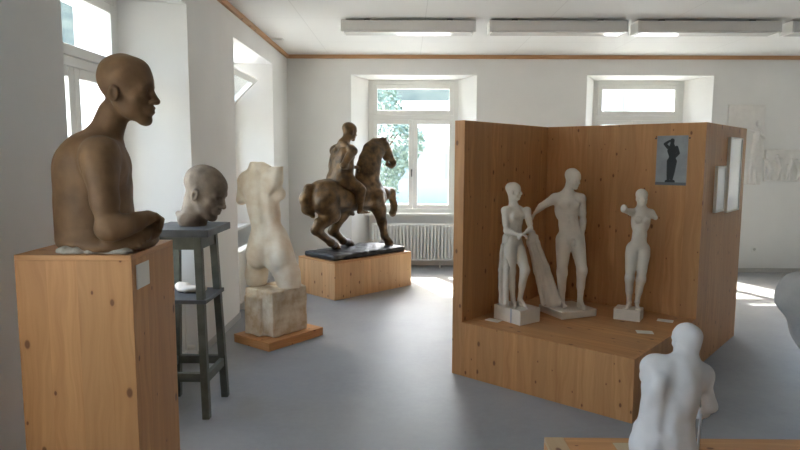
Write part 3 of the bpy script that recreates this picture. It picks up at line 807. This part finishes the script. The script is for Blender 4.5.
# hind legs
h1, h2 = groundpt(335, 250), groundpt(349, 246.5)
s.chain([hpt(325, 202, .09), hpt(331, 214, .10), hpt(316, 230, .10), hpt(331, 243, .09), h1+[0, 0, .05]], [.17, .105, .054, .039, .043], .04)
s.el(hpt(318, 224, .10), (.055, .05, .07), HA, .03); hoof(h1, he)
s.chain([hpt(326, 202, -.09), hpt(340, 213, -.09), hpt(333, 231, -.09), hpt(343, 241, -.09), h2+[0, 0, .05]], [.17, .105, .054, .039, .043], .04)
hoof(h2, he)
s.rc(hpt(345, 209, 0), hpt(353, 214, 0), .05, .028, .03)
# tail
s.chain([hpt(315, 187), hpt(308.5, 190), hpt(306, 199), hpt(308, 209), hpt(313, 216)], [.05, .06, .075, .07, .03], .03, (hn, .9))
link_mesh('horse', into(s.mesh('horse', .010, E0, .006, 30)), BRONZE, eq)
# rider
s = Sculpt(.03); u = .212
zax = np.array([0, 0, 1.])
pel = Frame(hpt(340.5, 181), he, zax-.02*he, u); ch = Frame(hpt(343, 159), he, zax+.12*he, u*.95)
torso(s, pel, ch, u, False, 1.12)
s.el(hpt(341, 168), (.105, .175, .19), HA, .08); s.el(hpt(340, 180), (.12, .17, .10), HA, .06)
rh = Frame(hpt(350, 131.5), he+.12*hn-.15*zax, zax+.15*he, .21)
head(s, rh)
s.rc(ch(0, -.05, .75), rh(0, -.12, -.25), .062, .054, .04)
arm(s, ch(-.82, -.05, .46), hpt(341.5, 165, -.235), hpt(344, 179, -.22), u, .98, hn, hpt(346, 184, -.21)-hpt(344, 179, -.22), 1, .6)
arm(s, ch(.82, 0, .46), hpt(343, 166, .215), hpt(353, 167, .10), u, .98, -zax, he, 1, 1.1)
for q, kx, ky, ax_, ay_ in ((1, 361, 190, 360, 210), (-1, 366, 192, 362, 210)):
    hip = pel.o+hn*q*.10; kn = hpt(kx, ky, q*.20); an = hpt(ax_, ay_, q*.20)
    s.rc(hip, kn, .09, .055, .04); s.rc(hip+(kn-hip)*.2, hip+(kn-hip)*.7, .085, .065, .04)
    s.rc(kn, an, .055, .032, .03); s.rc(kn+(an-kn)*.15-he*.01, kn+(an-kn)*.5-he*.01, .052, .045, .03)
    foot(s, an, an+he*.1, u*.8, an[2]-.045)
link_mesh('rider', into(s.mesh('rider', .008, E0, .004, 40)), BRONZE, eq)

# ================================================================== the three statues on the platform
def block(name, parent, x0, y0, x1, y1, h, mats=PLASTER, stripe=False):
    b = MB(); b.box(x0, y0, 0, x1, y1, h, .004, 1); return b.build(name, mats, parent)
# 1: figure with clasped hands
S1 = np.array([.825, 4.345]); a1 = corner_frame(S1, (.994, 4.469))
g1 = empty('statue', (*S1, SP), a1, label='white plaster statue with clasped hands, leftmost of three on the partition platform', cat='statue', group='white statues on the platform')
block('base', g1, 0, 0, .21, .27, .108)
b = MB(); b.box(-.0012, .085, .001, .0005, .098, .107); b.build('base_stripe', plain('grey_stripe', (.38, .41, .46), .7), g1)['label'] = 'grey stripe down the front of the block'
zb = SP+.108; Y1 = 4.50; u = .118; s = Sculpt(.012)
A_ = lambda x, y, d=0.: at(x, y, Y1+d)
f1 = nrm((.62, -.78, 0)); r1 = np.cross(f1, [0, 0, 1])
pel = Frame(A_(513, 247), f1, (.02, 0, 1), u); ch = Frame(A_(515, 219), f1, (-.04, 0, 1), u*.93)
torso(s, pel, ch, u, False, 1.06)
hd_ = Frame(A_(514, 191), (.93, -.36, -.05), (0, 0, 1), .126); head(s, hd_)
s.rc(ch(0, -.05, .75), hd_(0, -.12, -.2), .031, .028, .02)
arm(s, A_(505.5, 211, -.02), A_(506.5, 231, -.05), A_(519, 235, -.11), u, 1.05, (.1, 0, -1), (.8, -.5, .05), 1, .9)
arm(s, A_(527, 211, .02), A_(530.5, 229, -.02), A_(524, 234, -.10), u, .95, (.1, 0, -1), (-.6, -.6, .0), -1, .9)
hl_, hr_ = pel(-.36, 0, 0), pel(.36, 0, 0)
leg(s, hl_, A_(525, 270, -.06), A_(520, 299, .0), A_(528, 306, -.06), u, zb, -f1, 1.12)
leg(s, hr_, A_(511, 271, -.03), A_(513, 299, .0), A_(517, 306, -.09), u, zb, -f1, 1.1)
o_ = np.array([*S1, SP])
me = s.mesh('figure', .0048, o_, .0012, 60, clip_z=zb-.002); me.transform(Matrix.Rotation(-a1, 4, 'Z')); link_mesh('figure', me, PLASTER, g1)
s = Sculpt(.02)
s.chain([A_(507, 237, -.02), A_(505.5, 262, -.02), A_(504, 285, -.02), A_(504, 304, -.02)], [.032, .034, .032, .036], .02)
s.chain([A_(509, 240, -.025), A_(507, 268, -.055), A_(506, 303, -.055)], [.014, .017, .018], .012)
s.chain([A_(502, 245, -.04), A_(500.5, 270, -.04), A_(501, 303, -.04)], [.012, .015, .016], .01)
me = s.mesh('drapery', .005, o_, .004, 60, clip_z=zb-.001); me.transform(Matrix.Rotation(-a1, 4, 'Z')); link_mesh('drapery', me, PLASTER, g1)

# 2: tall man with outstretched arm
S2 = np.array([1.168, 4.518]); a2 = corner_frame(S2, (1.466, 4.643))
g2 = empty('statue', (*S2, SP), a2, label='tallest white plaster statue, nude man reaching out his arm, middle of the platform', cat='statue', group='white statues on the platform')
block('base', g2, 0, 0, .32, .30, .056)
zb = SP+.056; Y2 = 4.70; u = .139; s = Sculpt(.014)
A_ = lambda x, y, d=0.: at(x, y, Y2+d)
f2 = nrm((.12, -1, 0))
pel = Frame(A_(570, 240), f2, (-.03, 0, 1), u); ch = Frame(A_(567.5, 208), nrm((.05, -1, 0)), (.0, 0, 1), u*.95)
torso(s, pel, ch, u, False, 1.08)
hd_ = Frame(A_(573, 178.5), (.52, -.80, -.30), (.12, -.15, 1), .148); head(s, hd_)
s.rc(ch(0, -.05, .75), hd_(0, -.12, -.2), .036, .033, .02)
arm(s, A_(554, 199), A_(542, 206, .03), A_(535, 213, .05), u, 1.05, (0, 0, -1), (-.5, .1, -.8), 1, .7)
arm(s, A_(581, 199, .0), A_(583, 220, .03), A_(582, 238, .0), u, 1.05, (-.5, .2, 0), (-.05, 0, -1), -1, .5)
leg(s, pel(.37, 0, 0), A_(562, 272, -.03), A_(562, 302, .03), A_(566, 309, -.07), u, zb, -f2, 1.1)
leg(s, pel(-.37, 0, 0), A_(582, 270, -.08), A_(580, 300, -.03), A_(586, 308, -.12), u, zb, -f2, 1.1)
s.rc(pel(0, .38, -.02), pel(0, .42, -.18), .017, .013, .014)
o_ = np.array([*S2, SP])
me = s.mesh('figure', .0052, o_, .0012, 60, clip_z=zb-.002); me.transform(Matrix.Rotation(-a2, 4, 'Z')); link_mesh('figure', me, PLASTER, g2)
s = Sculpt(.03)
D2 = .06
s.chain([A_(532.5, 233, D2), A_(531.5, 242, D2), A_(541, 268, D2), A_(551, 300, .05)], [.024, .036, .060, .080], .03)
for j, o2 in enumerate((-.03, .0, .03)):
    s.chain([A_(531+j*3, 236, D2-.02), A_(530+j*4, 242, D2-.035), A_(536+j*6, 268, D2-.05), A_(543+j*8, 303, -.01)], [.010, .012, .014, .018], .014)
me = s.mesh('drapery', .0055, o_, .004, 60, clip_z=zb-.001); me.transform(Matrix.Rotation(-a2, 4, 'Z')); link_mesh('drapery', me, PLASTER, g2)

# 3: armless woman
S3 = np.array([1.56, 4.557]); a3 = corner_frame(S3, (1.726, 4.462))
g3 = empty('statue', (*S3, SP), a3, label='white plaster statue of a woman with broken arms, rightmost on the platform', cat='statue', group='white statues on the platform')
block('base', g3, 0, 0, .19, .15, .083)
zb = SP+.083; Y3 = 4.585; u = .115; s = Sculpt(.012)
A_ = lambda x, y, d=0.: at(x, y, Y3+d)
f3 = nrm((-.15, -1, 0))
pel = Frame(A_(638, 250), f3, (.02, 0, 1), u); ch = Frame(A_(641, 221), f3, (.03, 0, 1), u*.92)
torso(s, pel, ch, u, True, .95)
hd_ = Frame(A_(642, 197.5), (-.05, -1, -.08), (0, 0, 1), .125); head(s, hd_)
s.rc(ch(0, -.05, .75), hd_(0, -.12, -.2), .031, .029, .02)
arm(s, A_(630.5, 212), A_(624, 210, -.06), None, u, .85); s.el(A_(624, 208.5, -.07), (.024, .024, .030), None, .015); s.el(A_(623.5, 208, -.095), (.010, .012, .014), None, .008, True)
arm(s, A_(651, 213), A_(655.5, 218, -.02), None, u, .85)
leg(s, pel(.36, 0, 0), A_(629.5, 278, -.05), A_(629, 302, .0), A_(625, 307, -.07), u, zb, -f3, 1.1)
leg(s, pel(-.34, 0, 0), A_(641, 279, -.05), A_(637, 302, .0), A_(638, 308, -.07), u, zb, -f3, 1.1)
o_ = np.array([*S3, SP])
me = s.mesh('figure', .0048, o_, .0012, 60, clip_z=zb-.002); me.transform(Matrix.Rotation(-a3, 4, 'Z')); link_mesh('figure', me, PLASTER, g3)

# ================================================================== seated figure seen from behind
Ys = 1.86; ZP = .5855
u = .118; s = Sculpt(.014)
A_ = lambda x, y, d=0.: at(x, y, Ys+d)
base = A_(674, 450); base[2] = ZP
fs = nrm((.18, 1, 0))
pelo = A_(668, 458); 
seat = empty('statue', (pelo[0], pelo[1], ZP), 0, label='white plaster seated nude seen from behind, alone on the low plinth in front', cat='statue')
s.k = .03
px_ell(s, 673, 386, Ys+.01, 28, .060, 30, .06)
px_ell(s, 667, 414, Ys, 27, .060, 32, .08)
px_ell(s, 663, 440, Ys, 31, .075, 22)
px_ell(s, 647, 448, Ys-.01, 17, .065, 19, 0, .02); px_ell(s, 678, 450, Ys-.01, 17, .065, 19, 0, .02)
px_ell(s, 644, 434, Ys+.03, 9, .06, 15, .0, .02)
hd_ = Frame(A_(686, 341, .04), (-.30, .93, -.2), (-.03, .10, 1), .114); head(s, hd_)
s.rc(A_(684, 374, .01), hd_(0, -.12, -.2), .034, .028, .03)
s.rc(A_(683, 366, .01), A_(655, 366, .02), .030, .030, .035); s.rc(A_(685, 366, .01), A_(703, 374, .02), .032, .030, .03)
s.bx(A_(655, 376, .03), (.030, .035, .055), None, .025, .03); s.el(A_(701, 378, .03), (.030, .033, .038), None, .03)
s.rc(A_(653, 368, .03), A_(650, 376, .18), .036, .030, .02); s.rc(A_(650, 376, .18), A_(663, 392, .26), .028, .020, .02)
hand(s, A_(663, 392, .26), (.5, .8, -.2), (0, 0, -1), .118, 1, .6)
s.rc(A_(703, 378, .03), A_(710, 406, .04), .025, .018, .02); s.rc(A_(710, 406, .04), A_(704, 414, .17), .019, .015, .02)
hand(s, A_(704, 415, .17), (-.1, .9, -.3), (-1, 0, 0), .118, 1, .9)
for q in (-1, 1): px_ell(s, 674+q*15, 388, Ys-.038, 8, .02, 14, -q*.2, .04)
for p, q in (((680, 366), (672, 396)), ((672, 396), (665, 432))):
    s.rc(A_(*p, -.062), A_(*q, -.066), .006, .006, .025, True)
s.rc(A_(662, 441, -.085), A_(664, 462, -.08), .005, .008, .02, True)
for q, x in ((-1, 648), (1, 680)):
    hip = A_(x, 455, .02); kn = A_(x-4 if q > 0 else x+14, 446, .26); an = np.array([kn[0], kn[1]+.05, ZP+.03])
    s.rc(hip, kn, .046, .032, .03); s.rc(kn, an, .030, .018, .02); foot(s, an, an+np.array([0, .1, -.02]), .118, ZP+.001)
o_ = np.array([pelo[0], pelo[1], ZP])
link_mesh('figure', s.mesh('figure', .0042, o_, .002, 70, clip_z=ZP), PLASTER_B, seat)
b = MB(); p0 = A_(701, 414, .13)-o_; p1 = np.array([*(A_(697, 452, .12)-o_)[:2], .0]); b.tube(p0, p1, .0045, None, 8); b.build('thin_rod', PLASTER_B, seat)['label'] = 'thin upright rod under the right arm'

# ================================================================== grey stone form at the right edge
gs = at(822, 300, 3.55); gsz = 0.
s = Sculpt(.06)
A_ = lambda x, y, d=0.: at(x+4, y, 3.55+d)
s.chain([A_(799, 296), A_(840, 294), A_(875, 294)], [.132, .140, .150], .08)
s.chain([A_(799, 296), A_(815, 330), A_(838, 375)], [.130, .128, .135], .06)
s.chain([A_(850, 300), A_(850, 375)], [.15, .15], .08)
o_ = at(850, 372, 3.55); zst = o_[2]-.13; o_[2] = zst
gr = empty('stone_sculpture', tuple(o_), 0, label='rounded grey stone sculpture cut off by the right edge', cat='sculpture')
link_mesh('body', s.mesh('body', .010, o_, .006, 25, clip_z=zst), GREYST, gr)
gp = empty('display_pedestal', (o_[0], o_[1], 0), 0, label='pine pedestal under the rounded grey sculpture beyond the right edge', cat='pedestal')
b = MB(); b.box(-.13, -.16, 0, .35, .16, zst-.0195, .0015, 1); b.build('carcass', PINE_V, gp)
b = MB(); b.box(-.13, -.16, zst-.019, .35, .16, zst-.0005, .0015, 1, 0, 1); b.build('top_board', [PINE_L, PINE_T], gp)

# ================================================================== plaster reliefs on the back wall
def relief(x0, x1, z0, z1, seed, label, nfig):
    rg = random.Random(seed); cx, cz = (x0+x1)/2, (z0+z1)/2; W, H = x1-x0, z1-z0
    s = Sculpt(.012); s.bx((0, -.015, 0), (W/2, .015, H/2), None, .006)
    for i in range(nfig):
        px = -W/2+W*(i+.5)/nfig+rg.uniform(-.02, .02); h = H*rg.uniform(.55, .8); z = -H/2+.03
        lean = rg.uniform(-.05, .05); r = W/nfig*.16
        hip = (px, -.035, z+h*.48); sh = (px+lean, -.038, z+h*.8)
        s.rc(hip, sh, r*.9, r*1.1, .01); s.el((sh[0]+lean*.3, -.04, z+h*.95), (r*.8, .02, r*1.0), None, .008)
        for q in (-1, 1):
            s.rc(hip, (px+q*r*1.2, -.032, z+.0), r*.7, r*.4, .01)
            s.rc(sh, (sh[0]+q*W/nfig*.45, -.034, sh[2]+rg.uniform(-.12, .1)), r*.5, r*.35, .01)
    return tag(link_mesh('plaster_relief', s.mesh('plaster_relief', .008, (0, 0, 0), .003, 40), RELIEF, None, (cx, BY-.001, cz)), label, 'relief', 'plaster reliefs on the back wall')
relief(4.44, 4.95, 1.24, 2.34, 4, 'upright pale plaster relief on the back wall just right of the partition', 2)
relief(4.99, 5.70, 1.29, 1.73, 9, 'oblong pale plaster relief of small figures on the back wall at the right edge', 5)

# ================================================================== outside
GRAVEL = plain('pale_gravel', (.42, .42, .40), .9, .1, 3, spec=0.)
LEAF = plain('hazed_leaves', (.20, .245, .19), .8, .5, 3, col2=(.12, .165, .13), spec=.1)  # leaf green paled, distance haze put into the colour
LEAF2 = plain('hazy_hill_forest', (.070, .082, .072), .9, .45, .12, col2=(.034, .046, .046), spec=0.)
BARK = plain('bark', (.10, .07, .045), .9)
HOUSEW = plain('white_render', (.34, .34, .34), .9, spec=0.)
ROOF = plain('pale_roof', (.50, .47, .45), .8, .2, 3, spec=.0)
SHUT = plain('blue_grey_window', (.22, .25, .30), .5)
b = MB(); b.box(-160, -60, -.9, 160, 9.35, -.7); b.box(-160, 9.35, -.9, 160, 200, -.7)
st(b.build('ground', GRAVEL))
# wooded hillside
def hill(name, x0, x1, y0, y1, h, seed, mat):
    rg = np.random.RandomState(seed); nx, ny = 70, 24; V = []; Fc = []
    ph = rg.rand(6)*6.28
    for j in range(ny):
        for i in range(nx):
            a, c = i/(nx-1), j/(ny-1); x = x0+(x1-x0)*a; y = y0+(y1-y0)*c
            z = h*(1+.7*min(1, max(0, (-x-12)/25)))*(1-(1-c)**2)*(.8+.2*math.sin(a*7+ph[0])+.08*math.sin(a*19+ph[1]))+1.2*math.sin(i*1.7+j*2.1+ph[2])*math.sin(j*1.3+i*.6)
            V.append((x, y, z-.8 if j else -1.5))
    for j in range(ny-1):
        for i in range(nx-1): k = j*nx+i; Fc.append((k, k+1, k+nx+1, k+nx))
    # give it a back and a bottom
    me = bpy.data.meshes.new(name); me.from_pydata(V, [], Fc); me.update()
    for p in me.polygons: p.use_smooth = True
    return st(link_mesh(name, me, mat))
hill('hillside', -120, 150, 70, 170, 34, 2, LEAF2)
hl2 = bpy.data.objects['hillside']
def tree(x, y, h, r, seed, label):
    rg = random.Random(seed); t = empty('tree', (x, y, -.7), rg.random()*6, label=label, cat='tree', group='trees outside the windows')
    b = MB(); b.tube((0, 0, 0), (0, 0, h*.55), .16, .08, 10)
    for k in range(5):
        a = k*1.26+rg.random(); b.tube((0, 0, h*(.28+.05*k)), (math.cos(a)*r*.6, math.sin(a)*r*.6, h*(.5+.06*k)), .06, .02, 8)
    b.build('trunk', BARK, t, smooth=False)
    V = []; Fc = []
    for k in range(6500):
        th = rg.random()*6.283; ph = math.acos(rg.uniform(-1, 1)); rr = r*(.55+.45*rg.random()**.5)*(1+.18*math.sin(th*3+seed)+.15*math.sin(ph*5))
        c = Vector((math.cos(th)*math.sin(ph)*rr, math.sin(th)*math.sin(ph)*rr, h*.62+math.cos(ph)*rr*h*.38/r))
        d1 = Vector((rg.gauss(0, 1), rg.gauss(0, 1), rg.gauss(0, 1))).normalized(); d2 = d1.orthogonal().normalized(); sz = rg.uniform(.05, .11)*max(1, h/6)
        i = len(V); V += [c-d1*sz, c+d2*sz*.5, c+d1*sz, c-d2*sz*.5]; Fc.append((i, i+1, i+2, i+3))
    me = bpy.data.meshes.new('foliage'); me.from_pydata(V, [], Fc); me.update(); link_mesh('foliage', me, LEAF, t)
tree(-1.0, 17.5, 4.4, 1.5, 3, 'leafy green tree seen through the left pane of the back window behind the horse')
tree(-9.5, 9., 6.5, 2.4, 5, 'leafy tree outside the first left window')
tree(8.2, 46, 9., 3., 8, 'distant leafy tree outside, behind the white houses')
def house(x, y, w, d, hw, hr, rz, label, wins):
    t = empty('house', (x, y, -.7), rz, label=label, cat='house', group='houses outside the windows')
    b = MB(); b.box(-w/2, -d/2, 0, w/2, d/2, hw); b.hull([(-w/2, -d/2, hw), (-w/2, d/2, hw), (-w/2, 0, hw+hr)], [(w/2, -d/2, hw), (w/2, d/2, hw), (w/2, 0, hw+hr)]); b.build('wall', HOUSEW, t)
    b = MB()
    for q in (-1, 1):
        e = .5; sl = hr/(d/2)
        b.hull([(-w/2-e, q*(d/2+e), hw-e*sl+.02), (w/2+e, q*(d/2+e), hw-e*sl+.02), (w/2+e, 0, hw+hr+.02), (-w/2-e, 0, hw+hr+.02)],
               [(-w/2-e, q*(d/2+e), hw-e*sl+.2), (w/2+e, q*(d/2+e), hw-e*sl+.2), (w/2+e, 0, hw+hr+.2), (-w/2-e, 0, hw+hr+.2)])
    b.build('roof', ROOF, t)
    for (wx, wz) in wins:
        f = MB(); f.box(wx-.5, -d/2-.03, wz, wx+.5, -d/2+.02, wz+1.3); f.build('window', SHUT, t)
house(3.0, 36, 10, 8, 3.0, 2.35, -.12, 'white house with a pale roof outside, seen through the right pane behind the horse', [(-2.5, 1.2), (0, 1.2), (2.5, 1.2)])
house(15.2, 39, 10, 8, 6.5, 2.2, .15, 'white house outside, seen through the upper pane above the partition', [(-3.5, 4.9), (.3, 4.9), (3.5, 4.9), (-3.5, 1.2), (.3, 1.2), (3.5, 1.2)])

# ================================================================== light
wd = bpy.data.worlds.new('sky'); SC.world = wd; wd.use_nodes = True; t = wd.node_tree; bg = t.nodes['Background']
sky = t.nodes.new('ShaderNodeTexSky'); sky.sky_type = 'NISHITA'; sky.sun_disc = False
AZ, EL = math.atan2(-.37, .93), math.radians(42)       # the sun stands beyond the back wall, to the left
sky.sun_elevation = EL; sky.sun_rotation = -math.radians(21.5); sky.dust_density = 3.; sky.air_density = 1.
t.links.new(sky.outputs[0], bg.inputs[0]); bg.inputs[1].default_value = .55
sl = bpy.data.lights.new('sun', 'SUN'); sl.energy = 9.; sl.angle = .0093; sl.color = (1, .94, .85)
so = bpy.data.objects.new('sun', sl); C.objects.link(so)
sd_ = Vector((-math.sin(math.radians(21.5))*math.cos(EL), math.cos(math.radians(21.5))*math.cos(EL), math.sin(EL)))
so.rotation_euler = sd_.to_track_quat('Z', 'Y').to_euler(); so.location = (-6, 20, 15)
def portal(loc, rot):
    l = bpy.data.lights.new('window_portal', 'AREA'); l.shape = 'RECTANGLE'; l.size = 1.3; l.size_y = 1.95; l.cycles.is_portal = True
    o = bpy.data.objects.new('window_portal', l); C.objects.link(o); o.location = loc; o.rotation_euler = rot
for c in backC: portal((c, BY+OUT+.02, 1.74), (math.radians(-90), 0, 0))
for c in leftC: portal((LX-OUT-.02, c, 1.74), (0, math.radians(-90), 0))

vs = SC.view_settings; vs.view_transform = 'Standard'; vs.look = 'None'; vs.gamma = 1; vs.use_curve_mapping = False; vs.exposure = 2.3
SC.cycles.max_bounces = 12; SC.cycles.diffuse_bounces = 8; SC.cycles.transparent_max_bounces = 12; SC.cycles.glossy_bounces = 4
SC.cycles.use_denoising = True; SC.cycles.sample_clamp_indirect = 8; SC.cycles.caustics_reflective = False; SC.cycles.caustics_refractive = False
